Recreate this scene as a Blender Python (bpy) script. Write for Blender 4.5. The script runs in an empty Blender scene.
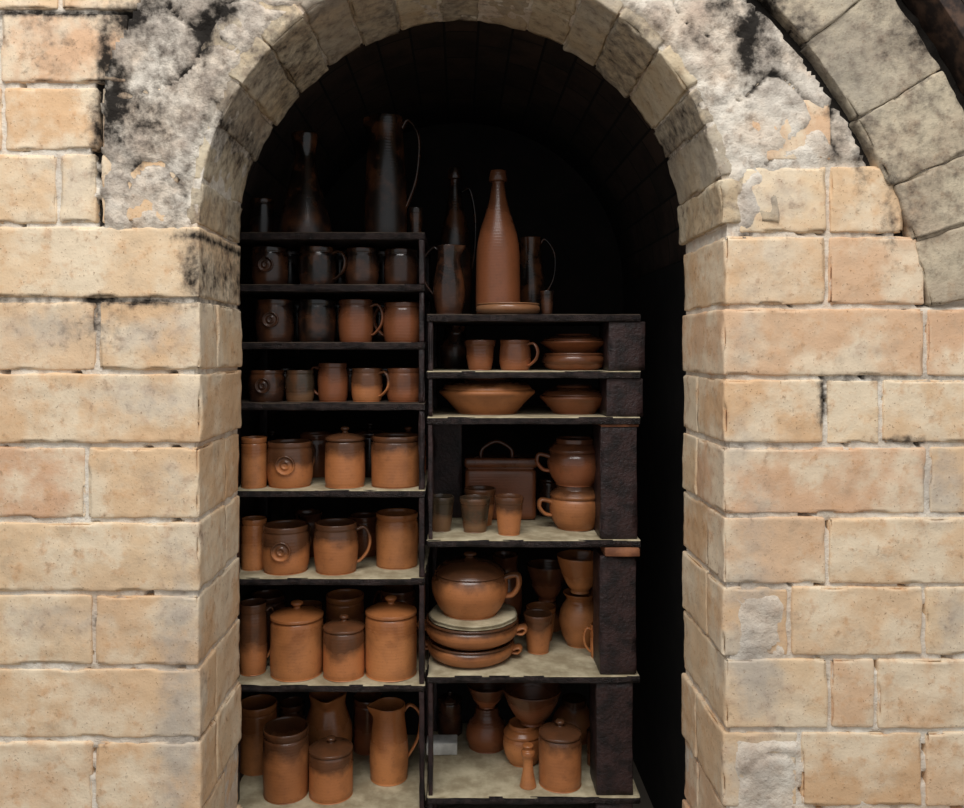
import bpy, math, random
from mathutils import Vector, noise, Matrix
random.seed(4)
F=800.0; D=1.9; CX=460.0; CY=350.0
S0=F/D
sc=bpy.context.scene
def WX(px,y=0.0): return (px-CX)*(D+y)/F
def WZ(py,y=0.0): return (CY-py)*(D+y)/F
def lin(c):
    c=c/255.0
    return c/12.92 if c<=0.04045 else ((c+0.055)/1.055)**2.4
def C(r,g,b): return (lin(r),lin(g),lin(b),1.0)

# ------------------------------------------------------------ node helpers
def newmat(name):
    m=bpy.data.materials.new(name); m.use_nodes=True
    nt=m.node_tree; b=nt.nodes["Principled BSDF"]
    return m,nt,b
def N(nt,t,**kw):
    n=nt.nodes.new(t)
    for k,v in kw.items(): setattr(n,k,v)
    return n
def mix(nt,fac,a,b,mode='MIX'):
    n=N(nt,'ShaderNodeMix',data_type='RGBA',blend_type=mode)
    for s,v in ((n.inputs[0],fac),(n.inputs[6],a),(n.inputs[7],b)):
        if hasattr(v,'is_linked'): nt.links.new(v,s)
        else: s.default_value=v
    return n.outputs[2]
def math_(nt,op,a,b=None,c=None,clamp=False):
    n=N(nt,'ShaderNodeMath',operation=op,use_clamp=clamp)
    for i,v in enumerate((a,b,c)):
        if v is None: continue
        if hasattr(v,'is_linked'): nt.links.new(v,n.inputs[i])
        else: n.inputs[i].default_value=v
    return n.outputs[0]
def noise_(nt,vec,scale,detail=4,rough=.55):
    n=N(nt,'ShaderNodeTexNoise'); n.inputs['Scale'].default_value=scale
    n.inputs['Detail'].default_value=detail; n.inputs['Roughness'].default_value=rough
    nt.links.new(vec,n.inputs['Vector']); return n.outputs['Fac']
def sstep(nt,v,a,b,lo=0.0,hi=1.0):
    n=N(nt,'ShaderNodeMapRange',interpolation_type='SMOOTHSTEP')
    nt.links.new(v,n.inputs[0])
    n.inputs[1].default_value=a;n.inputs[2].default_value=b
    n.inputs[3].default_value=lo;n.inputs[4].default_value=hi
    return n.outputs[0]

def masonry(name,c0,c1,c2,cream,grey,bumps=(.35,.5),fleck=0.6,blot=.3,dirt=.3):
    m,nt,b=newmat(name)
    tc=N(nt,'ShaderNodeTexCoord'); P=tc.outputs['Object']
    at=N(nt,'ShaderNodeAttribute',attribute_name='Col')
    sp=N(nt,'ShaderNodeSeparateColor'); nt.links.new(at.outputs['Color'],sp.inputs[0])
    cr=N(nt,'ShaderNodeValToRGB'); e=cr.color_ramp.elements
    e[0].color=c0; e[1].color=c2; q=e.new(.5); q.color=c1
    nt.links.new(sp.outputs[0],cr.inputs[0])
    n1=noise_(nt,P,6,5,.6); n2=noise_(nt,P,28,5,.65); n3=noise_(nt,P,170,3,.6); n4=noise_(nt,P,60,4,.6); n5=noise_(nt,P,11,6,.7)
    n6=noise_(nt,P,2.2,3,.6)
    col=mix(nt,sstep(nt,n1,.42,.60,0,.85),cr.outputs[0],cream)
    col=mix(nt,sstep(nt,n2,.50,.70,0,blot),col,C(212,160,112))
    col=mix(nt,sstep(nt,n5,.52,.72,0,dirt),col,C(176,156,134))
    col=mix(nt,sstep(nt,n6,.5,.7,0,.3),col,C(212,180,148))
    g=math_(nt,'ADD',sp.outputs[1],math_(nt,'MULTIPLY_ADD',n2,.7,-.35))
    g=math_(nt,'ADD',g,math_(nt,'MULTIPLY_ADD',n1,.8,-.4))
    col=mix(nt,sstep(nt,g,.15,.75,0,.85),col,grey)
    col=mix(nt,sstep(nt,n3,.63,.71,0,fleck),col,C(120,84,58))
    col=mix(nt,sstep(nt,n4,.62,.74,0,.35),col,C(150,122,96))
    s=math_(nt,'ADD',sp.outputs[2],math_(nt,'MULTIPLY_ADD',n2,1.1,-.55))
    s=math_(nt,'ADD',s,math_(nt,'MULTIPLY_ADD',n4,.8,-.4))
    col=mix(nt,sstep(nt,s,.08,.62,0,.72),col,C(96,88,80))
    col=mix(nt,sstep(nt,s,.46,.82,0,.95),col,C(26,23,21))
    nt.links.new(col,b.inputs['Base Color']); b.inputs['Roughness'].default_value=.93
    b.inputs['Specular IOR Level'].default_value=.15
    bp=N(nt,'ShaderNodeBump'); bp.inputs['Strength'].default_value=bumps[0]; bp.inputs['Distance'].default_value=.003
    nt.links.new(n3,bp.inputs['Height'])
    bp2=N(nt,'ShaderNodeBump'); bp2.inputs['Strength'].default_value=bumps[1]; bp2.inputs['Distance'].default_value=.010
    nt.links.new(n2,bp2.inputs['Height']); nt.links.new(bp.outputs[0],bp2.inputs['Normal'])
    nt.links.new(bp2.outputs[0],b.inputs['Normal'])
    return m
M_brick=masonry('firebrick',C(220,182,142),C(228,200,164),C(216,174,140),C(236,218,190),C(186,174,160),(.3,.22),.6,.5,.4)
M_mortar=masonry('fireclay_mortar',C(206,184,162),C(222,208,190),C(196,172,152),C(234,226,212),C(172,160,148),(.5,.7),.3,.25,.4)
M_arch=masonry('arch_brick',C(196,172,140),C(208,188,156),C(180,160,136),C(216,202,176),C(156,146,134),(.4,.4),.55,.3,.6)
M_grey=masonry('grey_arch_brick',C(178,162,140),C(190,174,150),C(164,152,134),C(202,188,162),C(146,138,126),(.4,.5),.55,.3,.6)

# ------------------------------------------------------------ mesh builder
class MB:
    def __init__(s): s.v=[];s.f=[];s.m=[];s.c=[]
    def add(s,vs,fs,mi=0,cols=None):
        o=len(s.v); s.v+=vs; s.f+=[tuple(i+o for i in f) for f in fs]; s.m+=[mi]*len(fs)
        s.c+= cols if cols else [(0.5,0,0,1)]*len(vs)
    def obj(s,name,mats,smooth=True,loc=(0,0,0),rz=0):
        me=bpy.data.meshes.new(name); me.from_pydata([tuple(v) for v in s.v],[],s.f)
        for m in mats: me.materials.append(m)
        me.polygons.foreach_set('material_index',s.m)
        me.polygons.foreach_set('use_smooth',[smooth]*len(s.f))
        a=me.color_attributes.new('Col','FLOAT_COLOR','POINT')
        flat=[x for c in s.c for x in c]; a.data.foreach_set('color',flat)
        me.update()
        o=bpy.data.objects.new(name,me); o.location=loc; o.rotation_euler=(0,0,rz)
        sc.collection.objects.link(o); return o

def lines(a,b,st):
    n=max(1,int(round((b-a)/st))); return [a+(b-a)*i/n for i in range(n+1)]
def rbox(mb,lo,hi,rad=.006,step=(.014,.03,.014),amp=.003,seed=0.0,fmap=None,cfun=None,mi=0,chip=.010):
    ax=[lines(lo[i],hi[i],step[i]) for i in range(3)]
    for i in range(3):
        L=hi[i]-lo[i]
        if L>4*rad:
            a=[lo[i],lo[i]+rad*.4,lo[i]+rad]+[t for t in ax[i] if lo[i]+rad*1.3<t<hi[i]-rad*1.3]+[hi[i]-rad,hi[i]-rad*.4,hi[i]]
            ax[i]=a
    n=[len(a)-1 for a in ax]
    idx={};vs=[];cols=[];fs=[]
    def V(i,j,k):
        key=(i,j,k)
        if key in idx: return idx[key]
        p=Vector((ax[0][i],ax[1][j],ax[2][k]))
        q=Vector([min(max(p[t],lo[t]+rad),hi[t]-rad) for t in range(3)])
        d=p-q; 
        dn=d.normalized() if d.length>0 else Vector((0,0,0))
        sd=Vector((seed*3.1,seed*1.7,seed*.9))
        nn=noise.noise(p*9+sd)*amp+noise.noise(p*37+sd)*amp*.7
        edge=1 if max(abs(dn.x),abs(dn.y),abs(dn.z))<.99 else 0
        if chip and edge:
            c=noise.noise(p*16+sd*2)
            if c>.12: nn-=chip*min(1,(c-.12)*4)
        w=q+dn*(rad+nn)
        if fmap: w=fmap(w)
        idx[key]=len(vs); vs.append(w)
        cols.append(cfun(w,seed) if cfun else (.5,0,0,1))
        return idx[key]
    for a in range(3):
        u,v=(a+1)%3,(a+2)%3
        for side in (0,n[a]):
            for i in range(n[u]):
                for j in range(n[v]):
                    def K(ii,jj):
                        t=[0,0,0]; t[a]=side;t[u]=ii;t[v]=jj; return V(*t)
                    q=[K(i,j),K(i+1,j),K(i+1,j+1),K(i,j+1)]
                    if side==0: q.reverse()
                    fs.append(tuple(q))
    mb.add(vs,fs,mi,cols)

# ------------------------------------------------------------ masks on wall
SOOT=[(116,105,16,45,.75),(128,20,26,16,.8),(106,60,9,40,.85),(60,14,80,4,.85),(135,160,12,10,.55),(150,120,34,34,.4),(205,34,14,24,.75),(222,12,20,12,.6),(180,60,60,50,.25),
(192,272,10,30,.7),(195,236,24,5,.75),(140,302,60,4,.75),(160,12,30,14,.5),(180,190,20,40,.25),(748,42,14,34,.85),(762,8,20,18,.75),(722,8,18,14,.5),(700,40,18,12,.3),
(800,30,16,30,.45),(770,60,14,20,.45),(835,130,10,40,.35),(822,400,4,25,.75),(855,378,40,3,.6),(905,440,26,4,.55),(100,300,20,6,.6),
(98,130,8,50,.6),(20,300,60,4,.5),(890,215,8,40,.4),(860,165,8,30,.4),(930,20,40,40,.5),(250,140,16,30,.4),(440,5,60,30,.4),(700,110,12,24,.3),(330,40,60,30,.4),(600,40,60,30,.25),(215,120,14,40,.4),(270,60,30,30,.35),(40,50,60,30,.18),(100,330,40,20,.25)]
GREY=[(178,700,24,170,.65),(150,400,70,25,.45),(170,470,30,60,.35),(60,330,70,26,.5),(150,335,40,24,.5),(755,600,34,60,.6),(760,250,40,30,.35),(755,660,34,70,.6),(760,530,30,60,.5),
(755,770,34,50,.6),(880,350,60,16,.3),(945,480,25,40,.6),(180,330,30,30,.45),(950,620,20,40,.5),(60,620,60,20,.5),(745,330,20,60,.4),(840,60,60,60,.3),(300,-60,300,80,.4),(60,30,90,30,.35),(60,180,40,40,.35),(780,200,50,30,.35),(740,450,20,60,.4)]
def blob(L,x,y):
    t=0
    for (a,b,rx,ry,s) in L:
        d=((x-a)/rx)**2+((y-b)/ry)**2
        if d<6: t=max(t,s*math.exp(-d*.7))
    return t
def wcol(w,seed,g0=0.0,s0=0.0):
    x=CX+w.x*S0; y=CY-w.z*S0
    t=random.Random(int(seed*977)).random()
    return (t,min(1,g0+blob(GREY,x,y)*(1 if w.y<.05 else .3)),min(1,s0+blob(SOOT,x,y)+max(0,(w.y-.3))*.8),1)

# ------------------------------------------------------------ front wall
TH=.356; R0=262/S0; ZC=WZ(225)
wall=MB()
rowsL=[(-61,12),(12,85),(85,152),(152,225),(225,300),(300,372),(372,445),(445,520),(520,593),(593,667),(667,740),(740,814),(814,887),(887,960),(960,1033),(1033,1086)]
splitL={0:[-140,60,140],1:[-180,0,130],2:[-60,3,100],3:[-180,-60,58,98],4:[-100,198],5:[-80,98,198],6:[-180,-10,198],7:[-60,87,198],8:[-160,-12,198],9:[-80,94,198],10:[-180,-14,198],11:[-80,94,198],12:[-150,198],13:[-80,94,198],14:[-150,198],15:[-80,94,198]}
sd=1.0
JL=WX(200); JR=WX(724)
def brick(x0,y0,x1,y1,jamb=0,y_off=0.0):
    global sd
    sd+=1.0
    g=4.4
    off=random.uniform(-.005,-.001)+y_off
    tilt=random.uniform(-1.2,1.2)
    lo=[WX(x0+g*.5),off,WZ(y1-g*.5+tilt*.5)]; hi=[WX(x1-g*.5),.11,WZ(y0+g*.5+tilt*.5)]
    if jamb<0: hi[0]=JL+random.uniform(-.004,.003)
    if jamb>0: lo[0]=JR+random.uniform(-.003,.004)
    inframe=-30<x1 and x0<1000 and y1>-20 and y0<830
    st=(.011,.03,.011) if inframe else (.05,.05,.05)
    rd=.005
    if jamb:
        mid=random.choice([.356,.13,.22])
        if mid<.3:
            hi[1]=mid-.003
            rbox(wall,lo,hi,rd,(st[0],.014,st[2]),.0035,sd,None,wcol)
            sd+=1
            lo2=list(lo);hi2=list(hi);lo2[1]=mid+.003;hi2[1]=TH
            if jamb<0: lo2[0]=hi[0]-.12; hi2[0]+=random.uniform(-.004,.003)
            else: hi2[0]=lo[0]+.12; lo2[0]+=random.uniform(-.003,.004)
            rbox(wall,lo2,hi2,rd,(.02,.014,.012),.0035,sd,None,wcol)
        else:
            hi[1]=TH
            rbox(wall,lo,hi,rd,(st[0],.018,st[2]),.0035,sd,None,wcol)
    else:
        rbox(wall,lo,hi,rd,st,.0035,sd,None,wcol)
for r,(a,b) in enumerate(rowsL):
    xs=[-300]+splitL[r] if splitL[r][0]>-250 else splitL[r]
    for i in range(len(xs)-1):
        last=(i==len(xs)-2) and xs[i+1]==198
        brick(xs[i],a,xs[i+1],b,jamb=-1 if last else 0)
rowsR=[(165,235),(235,307),(307,378),(378,445),(445,515),(515,585),(585,657),(657,730),(730,808),(808,880),(880,950),(950,1020),(1020,1086)]
splitR=[[724,828,905],[724,827,926],[724,925,1060,1250],[724,825,881,1040,1250],[724,928,1100,1250],[724,827,1000,1250],[724,790,924,1080,1250],[724,829,876,1040,1250],[724,800,924,1100,1250],[724,870,1060,1250],[724,924,1250],[724,870,1060,1250],[724,924,1250]]
for r,(a,b) in enumerate(rowsR):
    xs=splitR[r]
    for i in range(len(xs)-1):
        if r==0 and i==0: brick(xs[i]+14,a,xs[i+1],b,0); continue
        brick(xs[i],a,xs[i+1],b,jamb=1 if i==0 else 0,y_off=.005 if (r in(6,8) and i==0) else 0)
brick(1000,235,1250,307)
brick(748,98,832,163,0,-.002); brick(735,62,800,98,0,.004)
brick(100,152,180,225,0,.0); brick(100,85,165,152,0,.004)

# mortar / fireclay daub height field
RO=(330,430)
def sm(a,b,x):
    t=min(1,max(0,(x-a)/(b-a))); return t*t*(3-2*t)
def lbound(y): return 100+(70-y)*.5 if y<70 else 98
def daub(x,y):
    r=math.hypot(x-462,y-225) if y<225 else abs(x-462)
    wob=noise.noise(Vector((x*.02,y*.02,3)))*16+noise.noise(Vector((x*.07,y*.07,9)))*8
    d1=sm(266,282,r+wob*.7)*sm(271,280,r)
    if x<462:
        lb=lbound(y)
        d2=sm(lb-4,lb+8,x+wob)*sm(236,222,y+wob*.4)
    else:
        q=math.hypot(x-RO[0],y-RO[1])
        top=sm(182,150,y+wob*1.2)
        side=sm(765,735,x+wob*1.3)*sm(252,232,y)
        jl=sm(786,770,x+wob)*sm(590,604,y)*sm(664,650,y)*.8
        jl2=sm(800,785,x+wob)*sm(738,750,y)*.8
        d2=max(top,side,jl,jl2)*sm(608,600,q)
    return d1*d2
xs=[-300,-250,-200,-150,-100,-60,-30]+list(range(-10,976,4))+[1000,1050,1100,1150,1200,1260]
ys=[-330,-260,-200,-140,-90,-50]+list(range(-20,824,4))+[860,910,960,1010,1060,1087]
vs=[];cols=[]
for j,y in enumerate(ys):
    for i,x in enumerate(xs):
        d=daub(x,y); p=Vector((x/S0,0,y/S0))
        n=noise.noise(p*7)*.5+noise.noise(p*19)*.45+noise.noise(p*48)*.3+noise.noise(p*110)*.12
        base=.0035+ .003*noise.noise(p*22)+.0025*noise.noise(p*70)
        crk=max(0,.05-abs(noise.noise(p*5+Vector((4,2,1)))))/.05
        gap=0
        if d<.05 and noise.noise(p*30+Vector((9,9,9)))>.46: base+=.02; gap=.5
        h=base*(1-d)+d*(-.008-.013*n+.014*crk*crk)
        q=math.hypot(x-RO[0],y-RO[1])
        rr_=math.hypot(x-462,y-225)
        if y<240 and rr_<272: h=max(h,.016)
        lc=0
        if x<300 and y<232:
            dd=abs(x-lbound(y)-6*noise.noise(Vector((y*.05,1,1))))
            if dd<5 and d>.02: h=max(h,.02); lc=.9*(1-dd/6)
        if x>462 and q>600 and y<306: h=max(h,.03)
        if x>462 and q>706 and y<306: h=.05+.02*n
        vs.append(Vector((x-CX,0,CY-y))/S0+Vector((0,h,0)))
        low = (y>580 and d>.05)
        c=wcol(vs[-1],7,(.0+.25*d+.45*n*d+(.12 if d>.5 and x<300 else 0)) if not low else -.1, max(lc,gap if y<640 else gap*.6)+.5*crk*crk*d*(0 if low else 1) + (.9 if (x>462 and y<306 and (q>706 or (q>600 and q<614))) else 0)+(.13 if d>.5 and not low else 0)+ (0.0 if d>.1 else max(0,.5*(noise.noise(p*6)-.1)))*(1 if y<420 else .4))
        t=.5+.8*n*d
        cols.append((min(1,max(0,t)),)+c[1:])
fs=[];W=len(xs)
def inside(x,y):
    if y<225: return math.hypot(x-462,y-225)<267.5
    return abs(x-462)<267
for j in range(len(ys)-1):
    for i in range(W-1):
        xm=(xs[i]+xs[i+1])/2; ym=(ys[j]+ys[j+1])/2
        if inside(xm,ym): continue
        a=j*W+i; fs.append((a,a+W,a+W+1,a+1))
wall.add(vs,fs,1,cols)
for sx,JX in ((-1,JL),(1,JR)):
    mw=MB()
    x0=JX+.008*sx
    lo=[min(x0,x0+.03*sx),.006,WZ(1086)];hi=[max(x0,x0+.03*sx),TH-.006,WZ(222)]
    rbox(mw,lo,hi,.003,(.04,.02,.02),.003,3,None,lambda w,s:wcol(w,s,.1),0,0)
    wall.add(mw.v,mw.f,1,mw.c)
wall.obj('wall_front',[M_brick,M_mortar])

# ------------------------------------------------------------ door arch (voussoirs)
arch=MB(); n=17; sdv=200
edges=[math.pi*i/n+(random.uniform(-.02,.02) if 0<i<n else 0) for i in range(n+1)]
for i in range(n):
    sdv+=1
    a0,a1=edges[i],edges[i+1]; rr=R0+random.uniform(-.006,.008)
    R=R0
    lo=[a0*R+.0022,random.uniform(-.006,.006),rr]; hi=[a1*R-.0022,TH+random.uniform(-.008,.004),R0+.13]
    def fm(w,R=R):
        th=w.x/R
        return Vector((WX(462)+math.cos(th)*w.z,w.y,ZC+math.sin(th)*w.z))
    rbox(arch,lo,hi,.005,(.012,.016,.02),.006,sdv,fm,lambda w,s:wcol(w,s,.05+.4*abs(math.sin(s*7.3)),.10+.10*math.sin(s*3.1)),0,.016)
def fm2(w):
    th=w.x/R0; return Vector((WX(462)+math.cos(th)*w.z,w.y,ZC+math.sin(th)*w.z))
mb2=MB(); rbox(mb2,[0,.006,R0+.007],[math.pi*R0,TH-.008,R0+.12],.003,(.02,.02,.03),.003,5,fm2,lambda w,s:wcol(w,s,.1,.1),0,0)
arch.add(mb2.v,mb2.f,1,mb2.c)
arch.obj('brick_arch',[M_arch,M_mortar])

# outer relieving arch of grey bricks
ring=MB(); sdv=300
cx,cz=WX(RO[0]),WZ(RO[1])
th=math.radians(11.6); pit=[6.3,5.6,7.0,8.6,9.2,8.2,9,8.5,9,8.5,9]
for k,pd in enumerate(pit):
    sdv+=1; a0=th; a1=th+math.radians(pd); th=a1; Rr=660/S0
    splits=[(611/S0,708/S0)]
    if k in (6,): splits=[(611/S0,655/S0),(658/S0,708/S0)]
    for (ra,rb) in splits:
        lo=[a0*Rr+.001,-.012+random.uniform(-.006,.006),ra+random.uniform(-.006,.006)]; hi=[a1*Rr-.001,.10,rb+random.uniform(-.006,.006)]
        rbox(ring,lo,hi,.005,(.012,.03,.012),.006,sdv,lambda w,Rr=Rr:Vector((cx+math.cos(w.x/Rr)*w.z,w.y,cz+math.sin(w.x/Rr)*w.z)),lambda w,s:wcol(w,s,.22,.18+.1*math.sin(s*5)),0,.016)
mw=MB(); Rr=660/S0
rbox(mw,[math.radians(11.8)*Rr,.0,614/S0],[math.radians(95)*Rr,.09,705/S0],.003,(.02,.03,.03),.003,8,lambda w,Rr=Rr:Vector((cx+math.cos(w.x/Rr)*w.z,w.y,cz+math.sin(w.x/Rr)*w.z)),lambda w,s:wcol(w,s,.2,.3),0,0)
ring.add(mw.v,mw.f,1,mw.c)
ring.obj('brick_arch',[M_grey,M_mortar])

M_iron,nt,b=newmat('rusty_iron')
tc=N(nt,'ShaderNodeTexCoord'); nn=noise_(nt,tc.outputs['Object'],30,5)
nt.links.new(mix(nt,sstep(nt,nn,.4,.65),C(44,34,30),C(92,70,56)),b.inputs['Base Color']); b.inputs['Roughness'].default_value=.7; b.inputs['Metallic'].default_value=.3
band=MB()
rbox(band,[math.radians(15)*1.75,-.05,730/S0],[math.radians(95)*1.75,.05,748/S0],.003,(.03,.03,.02),.001,1,lambda w:Vector((cx+math.cos(w.x/1.75)*w.z,w.y,cz+math.sin(w.x/1.75)*w.z)),None,0,0)
rbox(band,[math.radians(15)*1.75,-.05,748/S0],[math.radians(95)*1.75,-.042,785/S0],.003,(.03,.03,.02),.001,1,lambda w:Vector((cx+math.cos(w.x/1.75)*w.z,w.y,cz+math.sin(w.x/1.75)*w.z)),None,0,0)
band.obj('iron_tie_band',[M_iron])

# ------------------------------------------------------------ kiln interior
M_in,nt,b=newmat('sooty_vault_brick')
uv=N(nt,'ShaderNodeUVMap'); bt=N(nt,'ShaderNodeTexBrick'); nt.links.new(uv.outputs[0],bt.inputs['Vector'])
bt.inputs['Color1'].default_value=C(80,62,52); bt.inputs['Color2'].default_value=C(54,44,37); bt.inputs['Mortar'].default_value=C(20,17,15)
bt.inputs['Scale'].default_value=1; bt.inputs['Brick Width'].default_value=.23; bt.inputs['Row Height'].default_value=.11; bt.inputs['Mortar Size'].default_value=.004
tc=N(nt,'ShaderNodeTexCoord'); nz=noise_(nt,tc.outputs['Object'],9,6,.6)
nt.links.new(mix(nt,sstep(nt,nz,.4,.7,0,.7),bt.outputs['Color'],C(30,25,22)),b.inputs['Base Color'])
b.inputs['Roughness'].default_value=.8
bp=N(nt,'ShaderNodeBump'); bp.inputs['Distance'].default_value=.01; bp.inputs['Strength'].default_value=.8
hh=math_(nt,'MULTIPLY_ADD',bt.outputs['Fac'],-1.0,nz); nt.links.new(hh,bp.inputs['Height']); nt.links.new(bp.outputs[0],b.inputs['Normal'])
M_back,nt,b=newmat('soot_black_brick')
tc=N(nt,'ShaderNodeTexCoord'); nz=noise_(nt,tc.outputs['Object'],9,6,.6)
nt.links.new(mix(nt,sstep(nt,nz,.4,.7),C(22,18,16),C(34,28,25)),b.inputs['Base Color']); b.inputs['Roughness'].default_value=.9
RT=.735; YB=1.75; ZF=WZ(1087)
def sheet(name,P,uvs,nu,nv,mat):
    vs=[];uvl=[];fs=[]
    for i in range(nu+1):
        for j in range(nv+1):
            vs.append(P(i/nu,j/nv)); uvl.append(uvs(i/nu,j/nv))
    for i in range(nu):
        for j in range(nv):
            a=i*(nv+1)+j; fs.append((a,a+1,a+nv+2,a+nv+1))
    me=bpy.data.meshes.new(name); me.from_pydata(vs,[],fs); me.materials.append(mat)
    l=me.uv_layers.new(name='UVMap')
    for lp in me.loops: l.data[lp.index].uv=uvl[lp.vertex_index]
    o=bpy.data.objects.new(name,me); sc.collection.objects.link(o)
    so=o.modifiers.new('thickness','SOLIDIFY'); so.thickness=.05; so.offset=1
    return o
xc=WX(462)
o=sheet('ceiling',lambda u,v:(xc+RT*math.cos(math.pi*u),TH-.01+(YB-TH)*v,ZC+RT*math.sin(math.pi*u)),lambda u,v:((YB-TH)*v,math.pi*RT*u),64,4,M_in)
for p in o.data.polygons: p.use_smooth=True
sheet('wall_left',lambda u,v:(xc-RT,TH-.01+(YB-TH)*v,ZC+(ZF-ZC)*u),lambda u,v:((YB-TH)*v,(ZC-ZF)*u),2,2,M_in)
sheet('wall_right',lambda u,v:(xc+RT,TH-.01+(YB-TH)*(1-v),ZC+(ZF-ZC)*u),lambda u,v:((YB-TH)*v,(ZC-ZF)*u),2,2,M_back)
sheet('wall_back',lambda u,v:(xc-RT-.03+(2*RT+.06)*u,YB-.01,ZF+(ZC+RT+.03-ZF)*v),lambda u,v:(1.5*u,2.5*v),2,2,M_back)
M_fl,nt,b=newmat('concrete_floor'); tc=N(nt,'ShaderNodeTexCoord'); nz=noise_(nt,tc.outputs['Object'],7,6)
nt.links.new(mix(nt,nz,C(110,100,90),C(150,140,126)),b.inputs['Base Color']); b.inputs['Roughness'].default_value=.9
fl=MB(); fl.add([Vector((-4,-5,ZF-.05)),Vector((4,-5,ZF-.05)),Vector((4,2,ZF-.05)),Vector((-4,2,ZF-.05)),Vector((-4,-5,ZF)),Vector((4,-5,ZF)),Vector((4,2,ZF)),Vector((-4,2,ZF))],
[(0,3,2,1),(4,5,6,7),(0,1,5,4),(1,2,6,5),(2,3,7,6),(3,0,4,7)]); fl.obj('floor',[M_fl],False)

# ------------------------------------------------------------ shelves
def simple(name,a,b_,scale,rough,bump=.3,dist=.003,spec=.4):
    m,nt,b=newmat(name); tc=N(nt,'ShaderNodeTexCoord'); nz=noise_(nt,tc.outputs['Object'],scale,6,.62); n2=noise_(nt,tc.outputs['Object'],scale*6,4,.6)
    nt.links.new(mix(nt,sstep(nt,nz,.35,.68),a,b_),b.inputs['Base Color']); b.inputs['Roughness'].default_value=rough; b.inputs['Specular IOR Level'].default_value=spec
    bp=N(nt,'ShaderNodeBump'); bp.inputs['Strength'].default_value=bump; bp.inputs['Distance'].default_value=dist
    nt.links.new(n2,bp.inputs['Height']); nt.links.new(bp.outputs[0],b.inputs['Normal']); return m
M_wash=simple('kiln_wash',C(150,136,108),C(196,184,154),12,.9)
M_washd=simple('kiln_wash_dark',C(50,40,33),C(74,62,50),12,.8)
M_edge=simple('shelf_edge_glazed',C(16,12,13),C(54,42,40),40,.3,1.0,.008)
M_prop=simple('prop_brick',C(24,17,18),C(56,38,37),18,.45,.7,.006)
M_propo=simple('prop_tile',C(110,68,46),C(150,98,66),18,.7)
YF=.45; YR=.92; T=.022
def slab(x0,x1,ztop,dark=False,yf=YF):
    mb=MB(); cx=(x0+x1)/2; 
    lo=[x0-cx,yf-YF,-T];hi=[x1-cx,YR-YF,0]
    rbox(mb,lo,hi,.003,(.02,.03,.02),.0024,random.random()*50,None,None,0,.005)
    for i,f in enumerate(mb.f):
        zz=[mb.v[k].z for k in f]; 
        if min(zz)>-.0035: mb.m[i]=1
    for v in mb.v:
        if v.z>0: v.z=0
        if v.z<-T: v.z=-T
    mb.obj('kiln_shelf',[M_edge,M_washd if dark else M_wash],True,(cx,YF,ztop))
def prop(x0,x1,y0,y1,z0,z1,mat=None):
    mb=MB(); rbox(mb,[x0,y0,z0],[x1,y1,z1],.003,(.02,.03,.02),.0025,random.random()*50,None,None,0,.005)
    for v in mb.v: v.z=min(max(v.z,z0),z1)
    c=Vector(((x0+x1)/2,(y0+y1)/2,z0)); mb.v=[v-c for v in mb.v]
    mb.obj('kiln_prop',[mat or M_prop],True,c)
sL=F/(D+YF)
def ZS(py): return (CY-py)/sL
Lp=[232,284,342,403,490,578,685,811]; Rp=[314,371,417,540,676,797]
LZ=[ZS(p) for p in Lp]; RZ=[ZS(p) for p in Rp]
for i,z in enumerate(LZ):
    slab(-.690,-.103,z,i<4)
    z0=(LZ[i+1] if i+1<len(LZ) else ZF); z1=z-T
    for (a,b_) in ((-.690,-.662),(-.121,-.105)):
        prop(a,b_,YF+.004,YF+.06,z0,z1); prop(a,b_,YR-.07,YR-.01,z0,z1)
for i,z in enumerate(RZ):
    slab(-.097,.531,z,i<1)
    z0=(RZ[i+1] if i+1<len(RZ) else ZF); z1=z-T
    zz=z1
    if i==3:
        prop(.425,.528,YF-.006,YF+.20,z1-.026,z1,M_propo); zz=z1-.026
    if i==2: prop(.415,.53,YF+.005,YF+.2,z1-.008,z1,M_propo); zz=z1-.008
    xa=[.438,.432,.415,.412,.402,.40][i]
    prop(xa,xa+.108,YF+.008,YF+.13,z0,zz); prop(xa+.05,xa+.108,YR-.09,YR-.01,z0,z1)
    if i not in (3,): prop(-.094,-.080,YF+.004,YF+.05,z0,z1)
    prop(-.094,-.078,YR-.07,YR-.01,z0,z1)
prop(WX(432,.76),WX(462,.76),.76,.79,RZ[3],RZ[2]-T)

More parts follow.
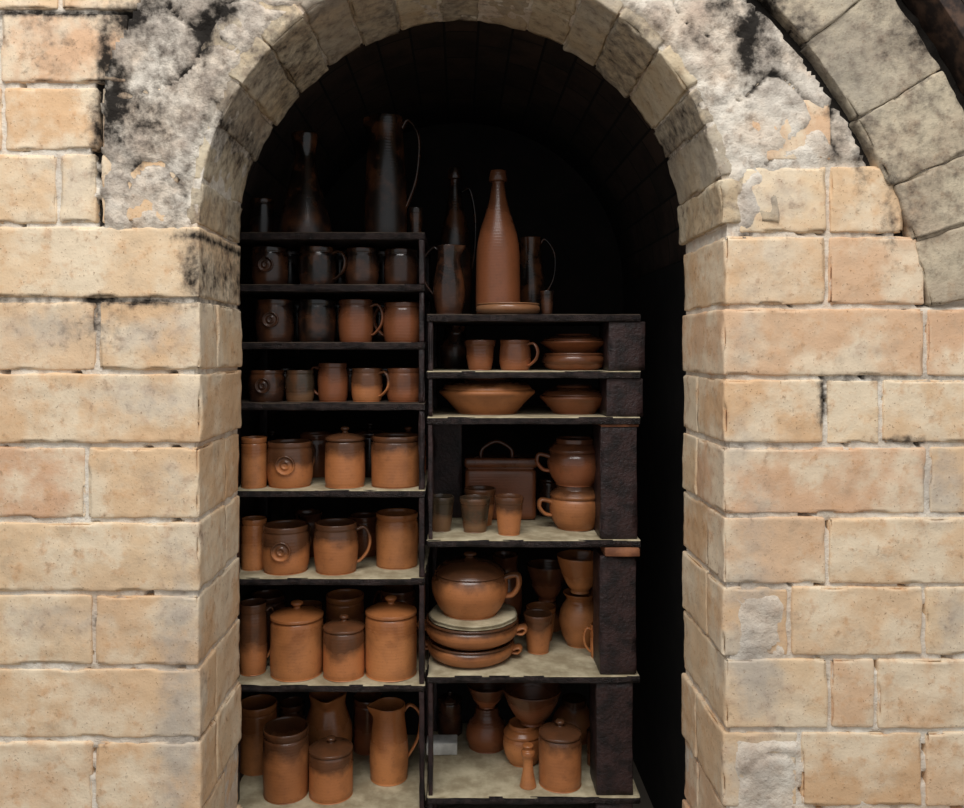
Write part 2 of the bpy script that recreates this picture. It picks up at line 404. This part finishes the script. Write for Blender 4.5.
# ------------------------------------------------------------ pottery
def clay(name,body,glz,split=.55,w=.12,r_b=.45,r_g=.25,bump=.10,var=.4):
    m,nt,b=newmat(name); tc=N(nt,'ShaderNodeTexCoord'); oi=N(nt,'ShaderNodeObjectInfo')
    sp=N(nt,'ShaderNodeSeparateXYZ'); nt.links.new(tc.outputs['Generated'],sp.inputs[0])
    ad=N(nt,'ShaderNodeVectorMath',operation='ADD'); nt.links.new(tc.outputs['Object'],ad.inputs[0])
    rv=math_(nt,'MULTIPLY',oi.outputs['Random'],7.0); nt.links.new(rv,ad.inputs[1])
    n1=noise_(nt,ad.outputs[0],14,4); n2=noise_(nt,ad.outputs[0],220,3); n3=noise_(nt,ad.outputs[0],40,4,.6)
    zz=math_(nt,'ADD',sp.outputs[2],math_(nt,'MULTIPLY_ADD',n1,.5,-.25))
    zz=math_(nt,'ADD',zz,math_(nt,'MULTIPLY_ADD',oi.outputs['Random'],.4,-.2))
    f=sstep(nt,zz,split-w,split+w)
    col=mix(nt,f,body,glz)
    col=mix(nt,sstep(nt,n1,.42,.7,0,.4),col,C(122,74,44))
    col=mix(nt,sstep(nt,n3,.52,.75,0,.25),col,C(98,58,36))
    col=mix(nt,sstep(nt,n2,.60,.70,0,.3),col,C(66,40,26))
    hs=N(nt,'ShaderNodeHueSaturation'); nt.links.new(col,hs.inputs['Color'])
    nt.links.new(math_(nt,'MULTIPLY_ADD',oi.outputs['Random'],var,1-var*.55),hs.inputs['Value'])
    nt.links.new(hs.outputs[0],b.inputs['Base Color'])
    rg=N(nt,'ShaderNodeMapRange'); nt.links.new(f,rg.inputs[0]); rg.inputs[3].default_value=r_b; rg.inputs[4].default_value=r_g
    nt.links.new(rg.outputs[0],b.inputs['Roughness'])
    wv=N(nt,'ShaderNodeTexWave',bands_direction='Z'); wv.inputs['Scale'].default_value=34; wv.inputs['Distortion'].default_value=1.6; wv.inputs['Detail'].default_value=2
    nt.links.new(tc.outputs['Object'],wv.inputs['Vector'])
    bp=N(nt,'ShaderNodeBump'); bp.inputs['Strength'].default_value=bump; bp.inputs['Distance'].default_value=.002
    nt.links.new(wv.outputs['Fac'],bp.inputs['Height'])
    nt.links.new(bp.outputs[0],b.inputs['Normal'])
    return m
K={}
K['o']=clay('orange_stoneware',C(190,124,74),C(160,100,58),.6)
K['b']=clay('brown_saltglaze',C(176,112,66),C(84,54,35),.6)
K['g']=clay('olive_brown_glaze',C(110,80,54),C(58,48,36),.45)
K['d']=clay('shaded_dark_tenmoku_glaze',C(22,15,13),C(12,10,9),.4,.2,.35,.2,.05)  # dark glaze, with upper-shelf shade worked into its near-black colour
K['r']=clay('red_brown_glaze',C(142,84,52),C(84,50,33),.5,.2,.35,.22)
K['k']=clay('shaded_reduced_brown_glaze',C(56,35,25),C(27,19,16),.5,.2,.28,.15,.06)  # brown glaze, its tone darkened further to carry the upper shelves' shade
K['p']=clay('pale_bisque',C(160,120,90),C(140,100,70),.5)
M_inner=simple('pot_interior',C(70,46,32),C(104,70,46),20,.4)
def crom(P,k=4):
    out=[]
    n=len(P)
    for i in range(n-1):
        p0=P[max(i-1,0)];p1=P[i];p2=P[i+1];p3=P[min(i+2,n-1)]
        for t in range(k):
            t=t/k
            out.append(tuple(.5*((2*p1[a])+(-p0[a]+p2[a])*t+(2*p0[a]-5*p1[a]+4*p2[a]-p3[a])*t*t+(-p0[a]+3*p1[a]-3*p2[a]+p3[a])*t**3) for a in range(len(p1))))
    out.append(tuple(P[-1])); return out
def lathe(mb,prof,R,H,mi=0,seg=44,M=None,z0=0,spout=None,k=4):
    pr=crom(prof,k); vs=[];fs=[]
    zmax=max(p[1] for p in prof);zmin=min(p[1] for p in prof)
    ph=random.random()*9
    for (r,z) in pr:
        r=max(r,0);z=min(max(z,zmin),zmax)
        for s in range(seg):
            a=2*math.pi*s/seg; rr=r*R*(1+.012*math.sin(2*a+ph)+.008*math.sin(z*9+ph))
            if spout is not None:
                d=math.atan2(math.sin(a-spout),math.cos(a-spout))
                rr*=1+.38*math.exp(-(d/.35)**2)*sm(.8,1.0,z)
            p=Vector((math.cos(a)*rr,math.sin(a)*rr,z*H+z0))
            vs.append(M@p if M else p)
    for i in range(len(pr)-1):
        for s in range(seg):
            a=i*seg+s;b=i*seg+(s+1)%seg; fs.append((a,b,b+seg,a+seg))
    mb.add(vs,fs,mi)
def tube(mb,path,wd,tk,ang=0.0,mi=0,k=6,seg=10,taper=.75):
    P=crom(path,k); vs=[];fs=[]; ca,sa=math.cos(ang),math.sin(ang)
    n=len(P)
    for i,p in enumerate(P):
        a=P[max(i-1,0)];b=P[min(i+1,n-1)]
        tx,tz=b[0]-a[0],b[1]-a[1]; L=math.hypot(tx,tz) or 1; tx/=L;tz/=L
        nx,nz=-tz,tx
        f=1-(1-taper)*i/(n-1)
        for s in range(seg):
            q=2*math.pi*s/seg; u=math.cos(q)*wd*f*.5; v=math.sin(q)*tk*f*.5
            x=p[0]+nx*v; z=p[1]+nz*v; y=u
            vs.append(Vector((x*ca-y*sa,x*sa+y*ca,z)))
    for i in range(n-1):
        for s in range(seg):
            a=i*seg+s;b=i*seg+(s+1)%seg; fs.append((a,b,b+seg,a+seg))
    fs.append(tuple(range(seg))[::-1]); fs.append(tuple(range((n-1)*seg,n*seg)))
    mb.add(vs,fs,mi)
PR={
'mug':[(0,0),(.84,0),(.86,.01),(.9,.05),(.97,.22),(1,.5),(.98,.75),(.93,.86),(.95,.9),(.95,.98),(.92,1),(.88,.985),(.86,.9),(.9,.6),(.88,.2),(.75,.07),(0,.06)],
'beaker':[(0,0),(.9,0),(.94,.01),(.97,.05),(.99,.3),(1,.6),(.98,.84),(.94,.88),(.98,.91),(1,.97),(.97,1),(.92,.985),(.9,.9),(.92,.5),(.9,.1),(0,.06)],
'cup':[(0,0),(.68,0),(.70,.03),(.75,.1),(.84,.4),(.93,.78),(.97,.84),(1,.95),(.97,1),(.92,.98),(.86,.8),(.7,.3),(.5,.12),(0,.1)],
'jar':[(0,0),(.92,0),(.95,.01),(.97,.04),(1,.12),(1,.4),(1,.62),(.98,.72),(.93,.755),(.9,.765),(.94,.77),(1,.775),(1,.80),(.97,.815),(.75,.85),(.4,.88),(.17,.89),(.13,.905),(.14,.92),(.22,.945),(.22,.975),(.12,.995),(0,1)],
'jug':[(0,0),(.74,0),(.78,.02),(.9,.14),(1,.33),(.97,.5),(.82,.68),(.72,.8),(.72,.88),(.78,.99),(.75,1),(.7,.99),(.65,.86),(.74,.66),(.88,.45),(.8,.12),(0,.06)],
'talljug':[(0,0),(.9,0),(.94,.02),(.98,.1),(1,.3),(.95,.55),(.86,.75),(.82,.86),(.84,.98),(.82,1),(.77,.99),(.74,.85),(.86,.5),(.85,.1),(0,.05)],
'bottle':[(0,0),(.9,0),(.95,.01),(1,.05),(1,.22),(.98,.38),(.93,.48),(.8,.58),(.6,.68),(.42,.78),(.33,.86),(.28,.91),(.3,.92),(.40,.925),(.42,.95),(.38,.985),(.34,1),(.24,.99),(.2,.9),(0,.88)],
'cone':[(0,0),(.95,0),(1,.02),(.98,.12),(.8,.3),(.6,.5),(.45,.68),(.38,.8),(.45,.9),(.5,.98),(.46,1),(.38,.98),(.3,.8),(0,.75)],
'bowl':[(0,0),(.38,0),(.4,.03),(.4,.08),(.55,.2),(.78,.5),(.93,.8),(1,.97),(.98,1),(.93,.98),(.84,.75),(.6,.35),(.3,.16),(0,.14)],
'dish':[(0,0),(.58,0),(.62,.03),(.70,.14),(.9,.42),(.98,.52),(1,.57),(.99,.62),(.93,.66),(.92,.70),(.84,.80),(.62,.90),(.55,.92),(.52,1),(.46,1),(.42,.94),(0,.92)],
'cass':[(0,0),(.66,0),(.70,.02),(.84,.12),(.97,.30),(1,.43),(.98,.55),(.92,.63),(.90,.645),(.93,.66),(.90,.69),(.74,.78),(.5,.85),(.2,.885),(.12,.9),(.11,.92),(.17,.945),(.17,.975),(.1,.995),(0,1)],
'pan':[(0,0),(.7,0),(.76,.03),(.90,.2),(.99,.5),(.98,.75),(.94,.86),(.97,.92),(.96,1),(.92,.99),(.88,.8),(.82,.3),(0,.18)],
'pot':[(0,0),(.6,0),(.64,.02),(.82,.16),(.97,.38),(1,.5),(.93,.66),(.75,.8),(.66,.86),(.7,.92),(.8,.99),(.78,1),(.7,.98),(.6,.86),(.8,.6),(.85,.4),(.6,.1),(0,.08)],
'invpot':[(0,0),(.8,0),(.84,.02),(.86,.06),(.97,.2),(1,.35),(.9,.55),(.68,.72),(.6,.8),(.56,.92),(.54,.99),(.5,1),(0,.99)],
'round':[(0,0),(.66,0),(.70,.02),(.88,.18),(1,.42),(.99,.60),(.93,.68),(.91,.70),(.95,.72),(.97,.76),(.93,.80),(.8,.88),(.72,.91),(.71,.99),(.66,1),(.62,.94),(0,.93)],
'mill':[(0,0),(.95,0),(1,.03),(.9,.12),(.7,.35),(.62,.55),(.7,.68),(.85,.76),(.8,.84),(.55,.88),(.6,.93),(.7,.97),(.5,1),(0,1)],
}
NAME={'mug':'clay_mug','beaker':'clay_beaker','cup':'small_clay_cup','jar':'lidded_clay_jar','jug':'clay_jug','talljug':'tall_clay_jug','bottle':'clay_bottle','cone':'conical_clay_flask','bowl':'clay_bowl','dish':'lidded_clay_dish','cass':'lidded_casserole_pot','pan':'clay_casserole_dish','pot':'clay_pot','invpot':'upturned_clay_pot','round':'round_casserole_pot','mill':'clay_pepper_mill'}
def pot(kind,shelf,px,w,top,mat='o',Y=None,h=None,base=None,med=False,lugs=False):
    if Y is None: Y=.45+.018+w*.5/330
    s=F/(D+Y); R=w*.5/s; z0=shelf if base is None else base
    H=(CY-top)/s-z0; x=(px-CX)/s
    mb=MB(); ang=math.radians(h) if h is not None else None
    sp=(ang+math.pi) if (kind in('jug','talljug') and ang is not None) else None
    lathe(mb,PR[kind],R,H,0,spout=sp)
    if ang is not None:
        e=min(R*.62,.035) if kind!='talljug' else R*.6
        if kind in('mug','beaker'):
            pa=[(R*.9,H*.84),(R+e*.55,H*.88),(R+e,H*.66),(R+e*.85,H*.4),(R+e*.2,H*.2),(R*.9,H*.17)]
        elif kind=='jug':
            pa=[(R*.68,H*.92),(R*1.0,H*.98),(R+e,H*.8),(R+e*.9,H*.5),(R*.92,H*.28)]
        elif kind=='talljug':
            pa=[(R*.78,H*.9),(R*1.1,H*.97),(R+e,H*.82),(R+e*.8,H*.5),(R*.95,H*.25)]
        elif kind=='cass' or kind=='round' or kind=='pot':
            pa=[(R*.9,H*.6),(R+e*.8,H*.66),(R+e,H*.5),(R+e*.5,H*.34),(R*.95,H*.3)]
        elif kind=='bottle':
            pa=[(R*.4,H*.84),(R*.9,H*.86),(R*1.25,H*.68),(R*1.2,H*.45),(R*.96,H*.3)]
        else:
            pa=[(R*.85,H*.75),(R+e,H*.75),(R+e,H*.4),(R*.9,H*.3)]
        tube(mb,pa,max(.014,R*.34),max(.009,R*.17),ang)
    if lugs:
        for a in (math.radians(-8),math.radians(172)):
            tube(mb,[(R*.93,H*.50),(R*1.08,H*.62),(R*1.13,H*.5),(R*1.06,H*.32),(R*.92,H*.34)],R*.34,R*.09,a)
    if med:
        M=Matrix.Translation((0,-R*.985,H*.52))@Matrix.Rotation(math.pi/2,4,'X')
        lathe(mb,[(1,-.3),(1,.5),(.95,1),(.85,1),(.78,.5),(.7,.35),(.5,.4),(.42,.8),(.3,.9),(.2,.5),(0,.6)],R*.42,.007,0,24,M,k=2)
    o=mb.obj(NAME[kind],[K[mat],M_inner],True,(x,Y,z0))
    return z0+H
L1,L2,L3,L4,L5,L6,L7,L8=LZ
R1,R2,R3,R4,R5,R6=RZ
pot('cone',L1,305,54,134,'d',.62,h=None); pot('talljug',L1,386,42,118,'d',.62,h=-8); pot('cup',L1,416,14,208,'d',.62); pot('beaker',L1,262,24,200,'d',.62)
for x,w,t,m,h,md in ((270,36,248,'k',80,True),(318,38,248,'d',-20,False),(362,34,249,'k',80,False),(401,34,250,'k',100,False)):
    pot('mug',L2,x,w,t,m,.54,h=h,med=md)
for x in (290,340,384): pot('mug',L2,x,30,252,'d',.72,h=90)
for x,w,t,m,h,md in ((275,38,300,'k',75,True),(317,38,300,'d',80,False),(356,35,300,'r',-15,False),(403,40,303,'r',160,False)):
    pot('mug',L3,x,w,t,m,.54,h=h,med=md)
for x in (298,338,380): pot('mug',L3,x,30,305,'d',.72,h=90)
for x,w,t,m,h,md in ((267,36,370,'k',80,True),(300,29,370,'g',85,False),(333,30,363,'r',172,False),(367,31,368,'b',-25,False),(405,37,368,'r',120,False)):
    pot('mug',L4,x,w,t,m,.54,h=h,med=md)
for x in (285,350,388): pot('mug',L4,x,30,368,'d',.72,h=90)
# L5
pot('beaker',L5,254,25,437,'o'); pot('mug',L5,290,46,441,'b',h=60,med=True); pot('jar',L5,345,40,426,'b',h=None)
pot('beaker',L5,396,49,435,'b',h=None); pot('mug',L5,316,36,433,'r',.73,h=90); pot('jar',L5,370,36,422,'k',.74); pot('jar',L5,408,36,426,'r',.75); pot('jar',L5,272,36,430,'d',.74)
# L6
pot('beaker',L6,254,25,518,'o',.56); pot('mug',L6,286,47,524,'b',h=60,med=True); pot('mug',L6,336,44,522,'b',h=8)
pot('beaker',L6,397,42,512,'o',.60); pot('jug',L6,308,38,512,'r',.73,h=90); pot('mug',L6,364,32,515,'r',.73,h=-30); 
# L7
pot('mug',L7,253,28,602,'b',.55,h=30); pot('jar',L7,297,52,600,'o'); pot('jar',L7,344,41,614,'b'); pot('jar',L7,391,51,595,'o')
pot('beaker',L7,345,38,594,'o',.74); pot('beaker',L7,398,36,588,'r',.76,h=150); pot('beaker',L7,268,34,594,'r',.76); pot('beaker',L7,308,28,604,'o',.80)
# L8
pot('beaker',L8,258,37,702,'o',.70); pot('beaker',L8,286,46,726,'b',.55); pot('jar',L8,331,43,736,'b',.545)
pot('talljug',L8,389,39,704,'o',.64,h=10); pot('jug',L8,328,48,692,'o',.76,h=95); pot('beaker',L8,368,30,696,'r',.82); pot('beaker',L8,292,26,702,'b',.83)
# R1
tz=pot('pan',R1,508,66,304,'p',.56)
pot('bottle',R1,498,44,171,'r',.56,base=R1+(tz-R1)*.18,h=None)
pot('bottle',R1,455,34,168,'d',.78,h=20); pot('jug',R1,449,32,246,'k',.54,h=170); pot('cup',R1,547,14,291,'k',.53); pot('jug',R1,530,30,238,'d',.80,h=0)
# R2
pot('cup',R2,480,32,340,'r',.56); pot('mug',R2,515,32,340,'r',.55,h=-35)
z=pot('pan',R2,574,64,353,'r',.60); pot('dish',R2,574,67,334,'r',.60,base=z)
pot('jug',R2,455,30,326,'d',.74,h=90)
# R3
pot('dish',R3,487,94,376,'b',.61); z=pot('dish',R3,574,67,385,'r',.60); 
# R4
pot('cup',R4,441,27,496,'g',.58); pot('cup',R4,475,31,497,'g',.57); pot('cup',R4,509,29,496,'b',.53); pot('cup',R4,480,32,488,'b',.665)
z=pot('round',R4,576,53,484,'b',.62,h=188); z=pot('round',R4,575,55,438,'r',.62,base=z,h=185)
pot('jar',R4,550,26,470,'k',.82)
# R5
z=pot('pan',R5,471,88,637,'b',.61,h=None,lugs=True); z=pot('pan',R5,472,95,616,'b',.61,base=z,lugs=True)
def tile(x,w,Y,z,t,mat,name):
    s=F/(D+Y); mb=MB(); lathe(mb,[(0,0),(.97,0),(1,.3),(1,.7),(.97,1),(0,1)],w/2/s,t,k=2); 
    for v in mb.v: v.x+=.006*noise.noise(v*20); v.y+=.006*noise.noise(v*20+Vector((3,3,3)))
    mb.obj(name,[mat],True,((x-CX)/s,Y,z)); return z+t
z=tile(473,84,.61,z,.014,M_wash,'kiln_bat')
pot('cass',R5,470,76,551,'b',.61,base=z,lugs=False,h=-12)
pot('cup',R5,538,29,613,'b',.645); pot('cup',R5,541,30,606,'o',.755)
z=pot('pot',R5,580,42,592,'o',.71); pot('bowl',R5,580,46,555,'o',.71,base=z)
pot('jug',R5,505,34,554,'r',.85,h=90); z=pot('invpot',R5,547,36,600,'b',.865); pot('bowl',R5,547,42,564,'r',.865,base=z); pot('mug',R5,600,20,624,'o',.60,h=185)
# R6
z=pot('invpot',R6,487,42,706,'r',.76); pot('bowl',R6,487,40,684,'r',.76,base=z)
z=pot('round',R6,523,40,722,'o',.66); pot('bowl',R6,532,60,687,'r',.66,base=z)
pot('jar',R6,560,42,719,'b',.53); pot('mill',R6,528,16,744,'o',.51); z=pot('invpot',R6,574,44,698,'b',.82); pot('beaker',R6,597,20,730,'r',.64); pot('jar',R6,450,24,690,'k',.85)
mb=MB(); rbox(mb,[-.05,-.03,0],[.05,.03,.040],.003,(.02,.02,.02),.001,2,None,None,0,.002)
for v in mb.v: v.z=max(v.z,0)
mb.obj('white_firebrick_offcut',[simple('white_brick',C(215,215,210),C(180,180,175),20,.6)],True,(WX(442,.72),.72,R6))
mb=MB(); s=F/(D+.77); w=70/s/2; hgt=(CY-456)/s-R4
rbox(mb,[-w,-.05,0],[w,.05,hgt*.82],.014,(.02,.02,.02),.001,2,None,None,0,0)
rbox(mb,[-w*1.03,-.056,hgt*.84],[w*1.03,.056,hgt],.010,(.02,.02,.02),.001,2,None,None,0,0)
rbox(mb,[-w*.95,-.045,hgt*.80],[w*.95,.045,hgt*.86],.006,(.02,.02,.02),.001,2,None,None,0,0)
for v in mb.v: v.z=max(v.z,0)
tube(mb,[(-w*.55,hgt*.98),(-w*.5,hgt*1.12),(-w*.1,hgt*1.24),(w*.3,hgt*1.12),(w*.35,hgt*.98)],.02,.014,0,taper=1)
mb.obj('lidded_rectangular_dish',[K['r']],True,(WX(500,.77),.77,R4))

# ------------------------------------------------------------ light, camera
w=bpy.data.worlds.new('World'); sc.world=w; w.use_nodes=True
w.node_tree.nodes['Background'].inputs[0].default_value=(.96,.98,1,1); w.node_tree.nodes['Background'].inputs[1].default_value=.60
def area(name,loc,tgt,size,sy,e,col):
    l=bpy.data.lights.new(name,'AREA'); l.shape='RECTANGLE'; l.size=size; l.size_y=sy; l.energy=e; l.color=col
    o=bpy.data.objects.new(name,l); o.location=loc; sc.collection.objects.link(o)
    o.rotation_euler=(Vector(tgt)-Vector(loc)).to_track_quat('-Z','Y').to_euler()
area('skylight_lamp',(-.3,-2.0,3.3),(0,.1,-.6),3.0,1.7,150,(1,.985,.965))
cam=bpy.data.cameras.new('camera'); co=bpy.data.objects.new('camera',cam); sc.collection.objects.link(co)
co.location=(0,-D,0); co.rotation_euler=(math.pi/2,0,0)
cam.sensor_width=36; cam.lens=36*F/964; cam.shift_x=(482-CX)/964; cam.shift_y=(CY-404)/964
cam.clip_start=.05
sc.camera=co
sc.view_settings.view_transform='Standard'
